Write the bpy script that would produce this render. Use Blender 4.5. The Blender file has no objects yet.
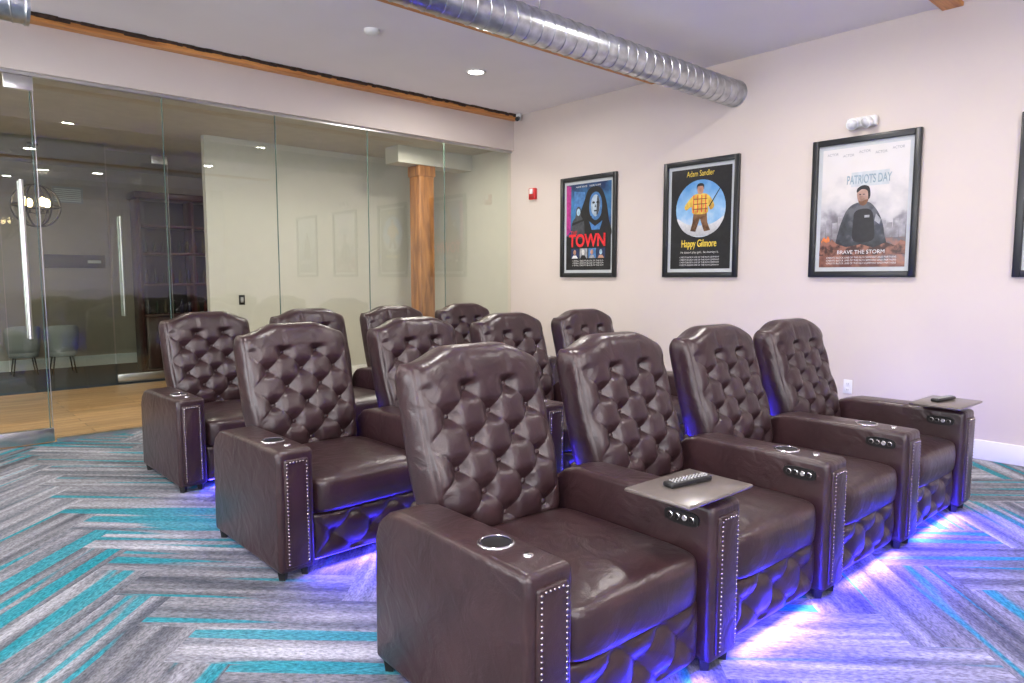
import bpy, bmesh, math, random
from mathutils import Vector, Matrix
random.seed(7)
S = bpy.context.scene
COL = S.collection
pi = math.pi

# ------------------------------------------------------------------ materials
def nm(name):
    m = bpy.data.materials.new(name); m.use_nodes = True
    nt = m.node_tree
    return m, nt, nt.nodes["Principled BSDF"]

def pm(name, col, rough=0.5, metal=0.0, noise=0.06, nscale=8.0, bump=0.0, bscale=60.0, spec=0.5, coat=0.0):
    m, nt, b = nm(name)
    tc = nt.nodes.new("ShaderNodeTexCoord")
    n = nt.nodes.new("ShaderNodeTexNoise"); n.inputs["Scale"].default_value = nscale; n.inputs["Detail"].default_value = 4
    nt.links.new(tc.outputs["Object"], n.inputs["Vector"])
    r = nt.nodes.new("ShaderNodeValToRGB")
    r.color_ramp.elements[0].position = 0.3; r.color_ramp.elements[1].position = 0.7
    r.color_ramp.elements[0].color = (*[c*(1-noise) for c in col], 1)
    r.color_ramp.elements[1].color = (*[min(1, c*(1+noise)) for c in col], 1)
    nt.links.new(n.outputs["Fac"], r.inputs["Fac"]); nt.links.new(r.outputs["Color"], b.inputs["Base Color"])
    b.inputs["Roughness"].default_value = rough; b.inputs["Metallic"].default_value = metal
    b.inputs["Specular IOR Level"].default_value = spec
    b.inputs["Coat Weight"].default_value = coat
    if bump > 0:
        n2 = nt.nodes.new("ShaderNodeTexNoise"); n2.inputs["Scale"].default_value = bscale; n2.inputs["Detail"].default_value = 5
        nt.links.new(tc.outputs["Object"], n2.inputs["Vector"])
        bp = nt.nodes.new("ShaderNodeBump"); bp.inputs["Strength"].default_value = bump; bp.inputs["Distance"].default_value = 0.01
        nt.links.new(n2.outputs["Fac"], bp.inputs["Height"]); nt.links.new(bp.outputs["Normal"], b.inputs["Normal"])
    return m

def em(name, col, st):
    m, nt, b = nm(name)
    b.inputs["Base Color"].default_value = (*col, 1)
    b.inputs["Emission Color"].default_value = (*col, 1)
    b.inputs["Emission Strength"].default_value = st
    return m

def leather():
    m, nt, b = nm("leather_brown")
    tc = nt.nodes.new("ShaderNodeTexCoord")
    n = nt.nodes.new("ShaderNodeTexNoise"); n.inputs["Scale"].default_value = 5; n.inputs["Detail"].default_value = 5
    nt.links.new(tc.outputs["Object"], n.inputs["Vector"])
    r = nt.nodes.new("ShaderNodeValToRGB")
    r.color_ramp.elements[0].position = 0.3; r.color_ramp.elements[1].position = 0.7
    r.color_ramp.elements[0].color = (0.026, 0.0115, 0.0135, 1); r.color_ramp.elements[1].color = (0.042, 0.0195, 0.022, 1)
    nt.links.new(n.outputs["Fac"], r.inputs["Fac"]); nt.links.new(r.outputs["Color"], b.inputs["Base Color"])
    b.inputs["Roughness"].default_value = 0.30
    b.inputs["Specular IOR Level"].default_value = 0.6
    v = nt.nodes.new("ShaderNodeTexVoronoi"); v.inputs["Scale"].default_value = 260
    nt.links.new(tc.outputs["Object"], v.inputs["Vector"])
    w = nt.nodes.new("ShaderNodeTexNoise"); w.inputs["Scale"].default_value = 8; w.inputs["Detail"].default_value = 3; w.inputs["Distortion"].default_value = 1.2
    nt.links.new(tc.outputs["Object"], w.inputs["Vector"])
    b1 = nt.nodes.new("ShaderNodeBump"); b1.inputs["Strength"].default_value = 0.15; b1.inputs["Distance"].default_value = 0.002
    nt.links.new(v.outputs["Distance"], b1.inputs["Height"])
    b2 = nt.nodes.new("ShaderNodeBump"); b2.inputs["Strength"].default_value = 0.40; b2.inputs["Distance"].default_value = 0.015
    nt.links.new(w.outputs["Fac"], b2.inputs["Height"]); nt.links.new(b1.outputs["Normal"], b2.inputs["Normal"])
    nt.links.new(b2.outputs["Normal"], b.inputs["Normal"])
    return m

def carpet():
    m, nt, b = nm("carpet_herringbone")
    L = nt.links.new
    uv = nt.nodes.new("ShaderNodeUVMap"); uv.uv_map = "UVMap"
    at = nt.nodes.new("ShaderNodeAttribute"); at.attribute_name = "plank"
    sep = nt.nodes.new("ShaderNodeSeparateColor"); L(at.outputs["Color"], sep.inputs["Color"])
    sx = nt.nodes.new("ShaderNodeSeparateXYZ"); L(uv.outputs["UV"], sx.inputs[0])
    def mul(a, k):
        x = nt.nodes.new("ShaderNodeMath"); x.operation = 'MULTIPLY'; L(a, x.inputs[0]); x.inputs[1].default_value = k; return x.outputs[0]
    def streak(ku, kv, kr, det):
        c = nt.nodes.new("ShaderNodeCombineXYZ")
        L(mul(sx.outputs[0], ku), c.inputs[0]); L(mul(sx.outputs[1], kv), c.inputs[1]); L(mul(sep.outputs[0], kr), c.inputs[2])
        n = nt.nodes.new("ShaderNodeTexNoise"); n.inputs["Scale"].default_value = 1.0; n.inputs["Detail"].default_value = det
        n.inputs["Roughness"].default_value = 0.6
        L(c.outputs[0], n.inputs["Vector"]); return n.outputs["Fac"]
    s1 = streak(0.9, 13, 43, 1.5); s2 = streak(0.7, 13, 91, 0.5); s3 = streak(45, 110, 17, 3)
    r = nt.nodes.new("ShaderNodeValToRGB"); L(s1, r.inputs[0])
    e = r.color_ramp.elements
    e[0].position = 0.30; e[0].color = (0.085, 0.093, 0.112, 1)
    e[1].position = 0.68; e[1].color = (0.30, 0.305, 0.335, 1)
    x = e.new(0.44); x.color = (0.145, 0.15, 0.172, 1)
    x = e.new(0.54); x.color = (0.20, 0.20, 0.22, 1)
    pv = nt.nodes.new("ShaderNodeMapRange"); L(sep.outputs[1], pv.inputs[0]); pv.inputs[3].default_value = 0.75; pv.inputs[4].default_value = 1.3
    vm = nt.nodes.new("ShaderNodeVectorMath"); vm.operation = 'SCALE'; L(r.outputs[0], vm.inputs[0]); L(pv.outputs[0], vm.inputs[3])
    ad = nt.nodes.new("ShaderNodeMath"); ad.operation = 'MULTIPLY_ADD'; L(sep.outputs[2], ad.inputs[0]); ad.inputs[1].default_value = 0.14; L(s2, ad.inputs[2])
    tr = nt.nodes.new("ShaderNodeValToRGB"); L(ad.outputs[0], tr.inputs[0])
    tr.color_ramp.elements[0].position = 0.655; tr.color_ramp.elements[0].color = (0, 0, 0, 1)
    tr.color_ramp.elements[1].position = 0.70; tr.color_ramp.elements[1].color = (0.8, 0.8, 0.8, 1)
    mx = nt.nodes.new("ShaderNodeMix"); mx.data_type = 'RGBA'; L(tr.outputs[0], mx.inputs[0]); L(vm.outputs[0], mx.inputs[6])
    mx.inputs[7].default_value = (0.006, 0.225, 0.275, 1)
    fr = nt.nodes.new("ShaderNodeMapRange"); L(s3, fr.inputs[0]); fr.inputs[1].default_value = 0.3; fr.inputs[2].default_value = 0.7
    fr.inputs[3].default_value = 0.55; fr.inputs[4].default_value = 1.5
    v2 = nt.nodes.new("ShaderNodeVectorMath"); v2.operation = 'SCALE'; L(mx.outputs[2], v2.inputs[0]); L(fr.outputs[0], v2.inputs[3])
    L(v2.outputs[0], b.inputs["Base Color"])
    b.inputs["Roughness"].default_value = 0.95; b.inputs["Specular IOR Level"].default_value = 0.1
    tc = nt.nodes.new("ShaderNodeTexCoord")
    n = nt.nodes.new("ShaderNodeTexNoise"); n.inputs["Scale"].default_value = 160; L(tc.outputs["Object"], n.inputs["Vector"])
    bp = nt.nodes.new("ShaderNodeBump"); bp.inputs["Strength"].default_value = 0.5; bp.inputs["Distance"].default_value = 0.006
    L(n.outputs["Fac"], bp.inputs["Height"]); L(bp.outputs["Normal"], b.inputs["Normal"])
    return m

def wood(name, c1, c2, rough=0.45, axis=(1, 14, 14), planks=False):
    m, nt, b = nm(name); L = nt.links.new
    tc = nt.nodes.new("ShaderNodeTexCoord"); mp = nt.nodes.new("ShaderNodeMapping"); mp.inputs["Scale"].default_value = axis
    L(tc.outputs["Object"], mp.inputs[0])
    n = nt.nodes.new("ShaderNodeTexNoise"); n.inputs["Scale"].default_value = 1.6; n.inputs["Detail"].default_value = 6; n.inputs["Distortion"].default_value = 0.6
    L(mp.outputs[0], n.inputs["Vector"])
    r = nt.nodes.new("ShaderNodeValToRGB"); r.color_ramp.elements[0].position = 0.3; r.color_ramp.elements[1].position = 0.7
    r.color_ramp.elements[0].color = (*c1, 1); r.color_ramp.elements[1].color = (*c2, 1)
    L(n.outputs["Fac"], r.inputs[0])
    out = r.outputs[0]
    if planks:
        br = nt.nodes.new("ShaderNodeTexBrick"); br.inputs["Scale"].default_value = 1.0
        br.inputs["Brick Width"].default_value = 1.3; br.inputs["Row Height"].default_value = 0.15; br.inputs["Mortar Size"].default_value = 0.004
        br.inputs["Color1"].default_value = (0.8, 0.8, 0.8, 1); br.inputs["Color2"].default_value = (1.2, 1.15, 1.1, 1); br.inputs["Mortar"].default_value = (0.3, 0.3, 0.3, 1)
        L(tc.outputs["Object"], br.inputs["Vector"])
        vm = nt.nodes.new("ShaderNodeVectorMath"); vm.operation = 'MULTIPLY'; L(out, vm.inputs[0]); L(br.outputs["Color"], vm.inputs[1]); out = vm.outputs[0]
    L(out, b.inputs["Base Color"]); b.inputs["Roughness"].default_value = rough
    return m

def glass():
    m = bpy.data.materials.new("glass_panel"); m.use_nodes = True
    nt = m.node_tree; nt.nodes.clear(); L = nt.links.new
    o = nt.nodes.new("ShaderNodeOutputMaterial"); mix = nt.nodes.new("ShaderNodeMixShader")
    t = nt.nodes.new("ShaderNodeBsdfTransparent"); t.inputs[0].default_value = (0.90, 0.93, 0.90, 1)
    g = nt.nodes.new("ShaderNodeBsdfGlossy"); g.inputs["Roughness"].default_value = 0.0; g.inputs[0].default_value = (0.95, 0.98, 0.95, 1)
    f = nt.nodes.new("ShaderNodeFresnel"); f.inputs[0].default_value = 1.8
    ge = nt.nodes.new("ShaderNodeNewGeometry")
    s = nt.nodes.new("ShaderNodeMath"); s.operation = 'SUBTRACT'; s.inputs[0].default_value = 1.0; L(ge.outputs["Backfacing"], s.inputs[1])
    mu = nt.nodes.new("ShaderNodeMath"); mu.operation = 'MULTIPLY'; L(f.outputs[0], mu.inputs[0]); L(s.outputs[0], mu.inputs[1])
    L(mu.outputs[0], mix.inputs[0]); L(t.outputs[0], mix.inputs[1]); L(g.outputs[0], mix.inputs[2]); L(mix.outputs[0], o.inputs[0])
    return m

M_LEA = leather()
M_CARP = carpet()
M_WALL = pm("wall_paint", (0.64, 0.565, 0.52), 0.6, noise=0.015, nscale=2)
M_CEIL = pm("ceiling_paint", (0.84, 0.80, 0.82), 0.8, noise=0.015, nscale=2)
M_TRIM = pm("trim_white", (0.82, 0.82, 0.84), 0.35, noise=0.01)
M_BEAM = wood("beam_wood", (0.45, 0.17, 0.045), (0.82, 0.38, 0.11), 0.5, (1.5, 20, 20))
M_COLW = wood("column_wood", (0.16, 0.055, 0.014), (0.48, 0.20, 0.055), 0.55, (12, 12, 1.6))
M_DARK = pm("rough_dark_edge", (0.05, 0.028, 0.02), 0.9, noise=0.5, nscale=30, bump=0.8, bscale=30)
M_WFLR = wood("oak_floor", (0.36, 0.20, 0.09), (0.60, 0.38, 0.19), 0.35, (1, 12, 12), True)
M_GLASS = glass()
M_STEEL = pm("brushed_steel", (0.62, 0.62, 0.62), 0.28, 1.0, noise=0.08)
M_GALV = pm("galvanized", (0.55, 0.57, 0.60), 0.30, 1.0, noise=0.25, nscale=14, bump=0.1, bscale=20)
M_BLK = pm("black_plastic", (0.012, 0.012, 0.013), 0.35)
M_FRAME = pm("frame_black", (0.014, 0.016, 0.018), 0.35)
M_CHR = pm("chrome", (0.8, 0.8, 0.82), 0.12, 1.0, noise=0.02)
M_NAIL = pm("nail_silver", (0.50, 0.45, 0.43), 0.25, 1.0, noise=0.02)
M_TRAY = pm("tray_laminate", (0.13, 0.11, 0.10), 0.28, 0.0, noise=0.1, nscale=20, coat=0.2)
M_WPL = pm("white_plastic", (0.80, 0.80, 0.80), 0.35, noise=0.01)
M_RED = pm("alarm_red", (0.60, 0.015, 0.02), 0.35)
M_LED = em("led_blue", (0.06, 0.04, 1.0), 14)
M_CUPI = pm("cup_interior", (0.02, 0.022, 0.05), 0.3, 0.6)
M_LENS = em("downlight_lens", (1.0, 0.96, 0.92), 14)
M_BULB = em("bulb_warm", (1.0, 0.75, 0.42), 14)
M_GREY = pm("button_grey", (0.35, 0.35, 0.36), 0.4)

# ------------------------------------------------------------------ helpers
def link(ob, parent=None):
    COL.objects.link(ob)
    if parent: ob.parent = parent
    return ob

def empty(name, loc=(0, 0, 0), rot=(0, 0, 0)):
    e = bpy.data.objects.new(name, None); e.location = loc; e.rotation_euler = rot; e.empty_display_size = 0.1
    return link(e)

def bm_mesh(name, bm, mats, smooth=True):
    me = bpy.data.meshes.new(name); bm.to_mesh(me); bm.free()
    for m in (mats if isinstance(mats, (list, tuple)) else [mats]): me.materials.append(m)
    if smooth:
        for p in me.polygons: p.use_smooth = True
    return me

def obj(name, me, parent=None, loc=(0, 0, 0), rot=(0, 0, 0)):
    o = bpy.data.objects.new(name, me); o.location = loc; o.rotation_euler = rot
    return link(o, parent)

def add_box(bm, lo, hi, bev=0.0, seg=3, mi=0):
    lo = Vector(lo); hi = Vector(hi)
    r = bmesh.ops.create_cube(bm, size=1.0)
    vs = r["verts"]
    for v in vs:
        v.co = Vector((lo[i] + (v.co[i] + 0.5) * (hi[i] - lo[i]) for i in range(3)))
    fs = set(f for v in vs for f in v.link_faces)
    for f in fs: f.material_index = mi
    if bev > 0:
        es = list(set(e for v in vs for e in v.link_edges))
        bmesh.ops.bevel(bm, geom=es, offset=bev, segments=seg, profile=0.5, affect='EDGES')

def sharp(me, ang=0.6):
    try: me.set_sharp_from_angle(angle=ang)
    except Exception: pass
    return me

def box(name, lo, hi, mat, bev=0.0, seg=3, parent=None):
    bm = bmesh.new(); add_box(bm, lo, hi, bev, seg)
    me = bm_mesh(name, bm, mat, bev > 0)
    return obj(name, me, parent)

def add_cyl(bm, p0, p1, r0, r1=None, n=24, mi=0, caps=True):
    r1 = r0 if r1 is None else r1
    p0 = Vector(p0); p1 = Vector(p1); d = p1 - p0
    q = Vector((0, 0, 1)).rotation_difference(d.normalized()).to_matrix().to_4x4()
    mt = Matrix.Translation((p0 + p1) / 2) @ q
    r = bmesh.ops.create_cone(bm, cap_ends=caps, cap_tris=False, segments=n, radius1=r0, radius2=r1, depth=d.length, matrix=mt)
    for f in set(f for v in r["verts"] for f in v.link_faces): f.material_index = mi

def cyl(name, p0, p1, r, mat, parent=None, n=24, r1=None):
    bm = bmesh.new(); add_cyl(bm, p0, p1, r, r1, n)
    return obj(name, sharp(bm_mesh(name, bm, mat)), parent)

def add_lathe(bm, prof, c, n=32, mi=0, axis='Z'):
    rings = []
    for (r, h) in prof:
        ring = []
        for k in range(n):
            a = 2 * pi * k / n
            if axis == 'Z': co = (c[0] + r * math.cos(a), c[1] + r * math.sin(a), c[2] + h)
            elif axis == 'X': co = (c[0] + h, c[1] + r * math.cos(a), c[2] + r * math.sin(a))
            ring.append(bm.verts.new(co))
        rings.append(ring)
    for i in range(len(rings) - 1):
        for k in range(n):
            f = bm.faces.new((rings[i][k], rings[i][(k + 1) % n], rings[i + 1][(k + 1) % n], rings[i + 1][k])); f.material_index = mi

def add_ball(bm, c, r, sub=2, sc=(1, 1, 1), mi=0):
    mt = Matrix.Translation(c) @ Matrix.Diagonal((*sc, 1))
    q = bmesh.ops.create_icosphere(bm, subdivisions=sub, radius=r, matrix=mt)
    for f in set(f for v in q["verts"] for f in v.link_faces): f.material_index = mi

def add_torus(bm, c, R, r, nrm='Z', n=36, k=8, mi=0, rotm=None):
    vs = []
    for i in range(n):
        a = 2 * pi * i / n; row = []
        for j in range(k):
            b = 2 * pi * j / k
            p = Vector(((R + r * math.cos(b)) * math.cos(a), (R + r * math.cos(b)) * math.sin(a), r * math.sin(b)))
            if rotm: p = rotm @ p
            row.append(bm.verts.new(p + Vector(c)))
        vs.append(row)
    for i in range(n):
        for j in range(k):
            f = bm.faces.new((vs[i][j], vs[(i + 1) % n][j], vs[(i + 1) % n][(j + 1) % k], vs[i][(j + 1) % k])); f.material_index = mi

def sstep(a, b, x):
    t = max(0.0, min(1.0, (x - a) / (b - a))); return t * t * (3 - 2 * t)

# ------------------------------------------------------------------ room
XW, YG, ZC, ZG = 6.10, 6.80, 3.43, 3.00
XL, YF = -4.0, -3.6

def build_carpet():
    Lp, W = 1.0, 0.25
    bm = bmesh.new(); uvl = bm.loops.layers.uv.new("UVMap"); cl = bm.loops.layers.float_color.new("plank")
    c45 = math.cos(pi / 4)
    def tow(p, q): return (p * c45 - q * c45 + 0.12, p * c45 + q * c45 + 0.3)
    x0, x1, y0, y1 = XL, XW, YF, YG
    def clip(poly):
        for (ax, val, sg) in ((0, x0, 1), (0, x1, -1), (1, y0, 1), (1, y1, -1)):
            out = []
            for i in range(len(poly)):
                a = poly[i]; b = poly[(i + 1) % len(poly)]
                da = sg * (a[ax] - val); db = sg * (b[ax] - val)
                if da >= 0: out.append(a)
                if (da >= 0) != (db >= 0):
                    t = da / (da - db); out.append(tuple(a[j] + t * (b[j] - a[j]) for j in range(4)))
            poly = out
            if len(poly) < 3: return []
        return poly
    def tile(px, py, horiz):
        if horiz: cs = [(px, py, 0, 0), (px + Lp, py, Lp, 0), (px + Lp, py + W, Lp, W), (px, py + W, 0, W)]
        else: cs = [(px, py, 0, 0), (px + W, py, 0, W), (px + W, py + Lp, Lp, W), (px, py + Lp, Lp, 0)]
        poly = clip([(*tow(c[0], c[1]), c[2], c[3]) for c in cs])
        if len(poly) < 3: return
        rc = (random.random(), random.random(), random.random(), 1)
        try: f = bm.faces.new([bm.verts.new((p[0], p[1], 0)) for p in poly])
        except Exception: return
        for l, p in zip(f.loops, poly):
            l[uvl].uv = (p[2], p[3]); l[cl] = rc
    for k in range(-70, 71):
        for m in range(-12, 13):
            bx = k * W + m * 2 * Lp; by = k * W
            if abs(bx) > 16 or abs(by) > 16: continue
            tile(bx, by, True); tile(bx + Lp, by + W - Lp, False)
    return obj("floor", bm_mesh("floor", bm, M_CARP, False))
build_carpet()
box("floor_slab", (XL, YF, -0.12), (XW, YG, -0.005), M_DARK)
box("floor_lobby", (XL, YG, -0.1), (XW, 9.9, 0.0), M_WFLR)
box("floor_hall", (XL, 9.9, -0.1), (XW, 12.5, 0.0), pm("hall_carpet", (0.03, 0.045, 0.07), 0.9, noise=0.4, nscale=20))
box("wall_right", (XW, YF, 0), (XW + 0.15, YG + 0.06, ZC), M_WALL)
M_LW = pm("lobby_wall", (0.56, 0.545, 0.50), 0.6, noise=0.02)
box("wall_lobby_right", (XW, YG + 0.06, 0), (XW + 0.15, 12.5, ZC), M_LW)
box("wall_left", (XL - 0.15, YF, 0), (XL, 12.5, ZC), M_WALL)
box("wall_front", (XL, YF - 0.15, 0), (XW, YF, ZC), M_WALL)
box("wall_back", (XL, YG - 0.06, ZG), (XW, YG + 0.06, ZC), M_WALL)
box("ceiling", (XL, YF, ZC), (XW, YG + 0.06, ZC + 0.12), M_CEIL)
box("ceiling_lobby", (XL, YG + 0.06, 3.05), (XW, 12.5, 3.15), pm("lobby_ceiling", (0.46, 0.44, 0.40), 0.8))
box("wall_lobby", (2.86, 8.6, 0), (XW, 8.7, 3.05), M_LW)
box("trim_30", (4.9, 7.6, 2.84), (XW, 7.9, 3.05), M_LW)
box("wall_hall", (XL, 12.4, 0), (XW, 12.5, 3.05), pm("hall_wall", (0.42, 0.34, 0.28), 0.6))
box("baseboard_right", (XW - 0.018, YF, 0), (XW, YG - 0.01, 0.15), M_TRIM, 0.005, 2)
box("baseboard_hall", (XL, 12.37, 0), (XW, 12.4, 0.16), M_TRIM)
box("baseboard_lobby", (2.86, 8.575, 0), (XW, 8.6, 0.15), M_TRIM)

def beam(y, w, drop, name):
    e = empty(name)
    box("timber", (XL, y - w / 2, ZC - drop), (XW, y + w / 2, ZC), M_BEAM, parent=e)
    return e
beam(4.53, 0.10, 0.03, "ceiling_beam"); beam(1.80, 0.14, 0.03, "ceiling_beam"); beam(-0.9, 0.14, 0.03, "ceiling_beam")
e = empty("ceiling_beam")
box("timber", (0.93, YG - 0.16, ZC - 0.06), (XW, YG - 0.06, ZC - 0.0), M_BEAM, parent=e)
bm = bmesh.new(); x = 0.93
while x < XW - 0.08:
    w = random.uniform(0.03, 0.10); add_box(bm, (x, YG - 0.175 - random.uniform(0, 0.02), ZC - 0.015 - random.uniform(0, 0.018)), (x + w, YG - 0.15, ZC), 0); x += w
obj("rough_edge", bm_mesh("rough_edge", bm, M_DARK, False), e)

# glass wall panels
xs = [-3.75, -2.35, -1.2, -0.12, 0.93, 1.91, 2.95, 3.99, 5.03, XW]
for i in range(len(xs) - 1):
    if i == 3: continue
    box("window_%d" % (i + 1), (xs[i] + 0.004, YG - 0.006, 0.02), (xs[i + 1] - 0.004, YG + 0.006, ZG), M_GLASS)
M_SEAM = pm("glass_edge_green", (0.10, 0.16, 0.14), 0.2)
for i in range(1, len(xs) - 1):
    box("trim_%d" % i, (xs[i] - 0.003, YG - 0.007, 0.02), (xs[i] + 0.003, YG + 0.007, ZG), M_SEAM)
box("trim_20", (XL, YG - 0.02, ZG - 0.025), (XW, YG + 0.02, ZG), M_STEEL)
box("trim_21", (0.97, YG - 0.02, 0.0), (XW, YG + 0.02, 0.03), M_STEEL)

def glass_door(name, x0, x1, y, ztop, hx, z0, z1):
    e = empty(name, (0, y, 0))
    box("pane", (x0 + 0.01, -0.006, 0.1), (x1 - 0.01, 0.006, ztop - 0.03), M_GLASS, parent=e)
    box("bottom_rail", (x0 + 0.01, -0.022, 0.012), (x1 - 0.005, 0.022, 0.125), M_STEEL, 0.004, 2, e)
    box("top_patch", (x1 - 0.2, -0.022, ztop - 0.14), (x1 - 0.005, 0.022, ztop - 0.03), M_STEEL, 0.004, 2, e)
    box("edge_strip", (x1 - 0.013, -0.008, 0.12), (x1 - 0.008, 0.008, ztop - 0.03), M_STEEL, parent=e)
    for s in (-1, 1):
        bm = bmesh.new()
        add_cyl(bm, (hx, s * 0.055, z0), (hx, s * 0.055, z1), 0.017, n=16)
        for z in (z0 + 0.18, z1 - 0.18): add_cyl(bm, (hx, 0, z), (hx, s * 0.055, z), 0.009, n=12)
        obj("pull_handle_%d" % (s + 2), sharp(bm_mesh("pull", bm, M_STEEL)), e)
    return e
glass_door("door_1", -0.12, 0.96, YG, ZG, 0.83, 0.88, 2.15)
glass_door("door_2", 2.12, 2.85, 10.0, 3.0, 2.24, 0.88, 2.15)
box("window_20", (-3.9, 9.994, 0.02), (1.0, 10.006, 3.04), M_GLASS)
box("window_21", (1.01, 9.994, 0.02), (2.11, 10.006, 3.04), M_GLASS)

# ------------------------------------------------------------------ duct
def duct(name, x0, x1, y, z, r):
    e = empty(name)
    bm = bmesh.new(); n = 48
    add_cyl(bm, (x0, y, z), (x1, y, z), r, n=n)
    obj("tube", sharp(bm_mesh("tube", bm, M_GALV)), e)
    bm = bmesh.new(); pitch = 0.115; N = int((x1 - x0) / pitch * 28); prev = None
    for i in range(N + 1):
        a = 2 * pi * i / 28; x = x0 + (x1 - x0) * i / N
        ring = []
        for (dx, rr) in ((-0.007, r - 0.001), (-0.003, r + 0.005), (0.003, r + 0.005), (0.007, r - 0.001)):
            ring.append(bm.verts.new((x + dx, y + rr * math.cos(a), z + rr * math.sin(a))))
        if prev:
            for k in range(3): bm.faces.new((prev[k], prev[k + 1], ring[k + 1], ring[k]))
        prev = ring
    obj("spiral_seam", bm_mesh("seam", bm, M_GALV), e)
    bm = bmesh.new(); add_lathe(bm, [(r, 0), (r + 0.008, -0.0), (r + 0.008, -0.02), (r, -0.03)], (x1, y, z), 40, axis='X')
    obj("end_collar", sharp(bm_mesh("collar", bm, M_GALV)), e)
    bm = bmesh.new()
    xx = x0 + 0.6
    while xx < x1 - 1.0:
        add_cyl(bm, (xx, y, z + r), (xx, y, ZC), 0.004, n=8); xx += 1.8
    obj("hanger_rods", bm_mesh("rods", bm, M_GALV), e)
duct("ventilation_duct", -2.5, XW - 0.002, 3.60, 3.115, 0.118)
duct("ventilation_duct", -2.5, 0.78, 5.55, 3.13, 0.12)

# ------------------------------------------------------------------ ceiling / wall fixtures
def downlight(x, y, z=ZC, power=35, lamp=True, col=(1.0, 0.945, 0.885)):
    e = empty("recessed_downlight", (x, y, z))
    bm = bmesh.new(); add_lathe(bm, [(0.105, 0), (0.105, -0.006), (0.085, -0.01), (0.075, -0.003)], (0, 0, 0), 32)
    obj("trim_ring", bm_mesh("ring", bm, M_WPL), e)
    bm = bmesh.new(); add_cyl(bm, (0, 0, -0.004), (0, 0, -0.002), 0.076, n=32)
    obj("lens", bm_mesh("lens", bm, M_LENS, False), e)
    if lamp:
        l = bpy.data.lights.new("lamp", 'AREA'); l.shape = 'DISK'; l.size = 0.15; l.energy = power; l.color = col; l.spread = pi * 0.95
        o = bpy.data.objects.new("lamp", l); o.location = (0, 0, -0.012); link(o, e)
for (x, y) in ((4.51, 5.55), (4.51, 2.6), (4.51, 0.2), (1.9, 2.6), (1.8, 0.1), (-1.2, 5.2), (-1.2, 2.3), (-1.2, -0.6), (3.2, -2.2), (0, -2.6)):
    downlight(x, y)
for (x, y, pw) in ((0.3, 6.98, 24), (1.9, 6.98, 24), (3.4, 6.98, 26), (4.9, 6.98, 26), (3.6, 9.2, 10), (-0.8, 9.2, 24), (-0.8, 11.2, 22), (5.2, 10.8, 10)):  # lobby and hall lamps added out of sight to brighten the space behind the glass
    downlight(x, y, 3.05, pw, True, (1.0, 0.90, 0.80))

e = empty("smoke_detector", (3.12, 5.21, ZC))
bm = bmesh.new(); add_lathe(bm, [(0.065, 0), (0.065, -0.015), (0.05, -0.035), (0.02, -0.045), (0.001, -0.045)], (0, 0, 0), 28)
obj("housing", bm_mesh("sd", bm, M_WPL), e)

e = empty("security_camera", (XW - 0.06, 6.58, ZC - 0.055))
bm = bmesh.new(); add_cyl(bm, (0, 0, 0.055), (0, 0, 0.02), 0.035, n=20); add_ball(bm, (0, 0, 0), 0.035)
obj("mount", bm_mesh("m", bm, M_WPL), e)
bm = bmesh.new(); add_cyl(bm, (-0.02, -0.01, -0.005), (-0.075, -0.05, -0.03), 0.026, n=20)
obj("lens_barrel", sharp(bm_mesh("lb", bm, M_BLK)), e)

e = empty("fire_alarm_strobe", (XW, 6.36, 2.42))
box("body", (-0.045, -0.055, -0.07), (0, 0.055, 0.07), M_RED, 0.008, 2, e)
box("strobe_lens", (-0.062, -0.025, -0.005), (-0.04, 0.025, 0.06), M_WPL, 0.006, 2, e)
box("speaker_grille", (-0.05, -0.04, -0.06), (-0.044, 0.04, -0.02), pm("grille_red", (0.3, 0.01, 0.01), 0.5), 0.002, 1, e)

e = empty("emergency_light", (XW, 2.41, 2.66))
box("housing", (-0.06, -0.12, -0.045), (0, 0.12, 0.04), M_WPL, 0.02, 4, e)
M_ELENS = pm("lamp_lens", (0.7, 0.7, 0.72), 0.15, 0.0, noise=0.1, nscale=90)
for k, s in enumerate((-1, 1)):
    bm = bmesh.new(); add_lathe(bm, [(0.001, 0.0), (0.03, 0.005), (0.045, 0.03), (0.05, 0.055), (0.042, 0.057), (0.001, 0.06)], (0, 0, 0), 24)
    o = obj("lamp_head_%d" % k, bm_mesh("h", bm, M_WPL), e, (-0.055, s * 0.075, 0.0), (0, -2.0, s * 0.5))
    bm = bmesh.new(); add_cyl(bm, (0, 0, 0.056), (0, 0, 0.061), 0.038, n=24)
    obj("lamp_glass_%d" % k, bm_mesh("g", bm, M_ELENS), e, (-0.055, s * 0.075, 0.0), (0, -2.0, s * 0.5))

def outlet(name, loc, facing, mat_p, switch=False):
    e = empty(name, loc, (0, 0, facing))
    box("plate", (-0.008, -0.037, -0.06), (0, 0.037, 0.06), mat_p, 0.004, 2, e)
    if switch: box("rocker", (-0.014, -0.017, -0.033), (-0.007, 0.017, 0.033), M_GREY, 0.002, 1, e)
    else:
        for k, z in enumerate((-0.026, 0.026)):
            box("socket_%d" % k, (-0.011, -0.017, z - 0.017), (-0.007, 0.017, z + 0.017), M_WPL, 0.004, 2, e)
            for j, s in enumerate((-0.006, 0.006)): box("slot_%d%d" % (k, j), (-0.0115, s - 0.0012, z - 0.006), (-0.0105, s + 0.0012, z + 0.006), M_BLK, parent=e)
outlet("wall_outlet", (XW, 2.44, 0.44), 0, M_WPL)
outlet("light_switch", (3.24, 8.6, 1.10), pi / 2, M_BLK, True)

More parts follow.
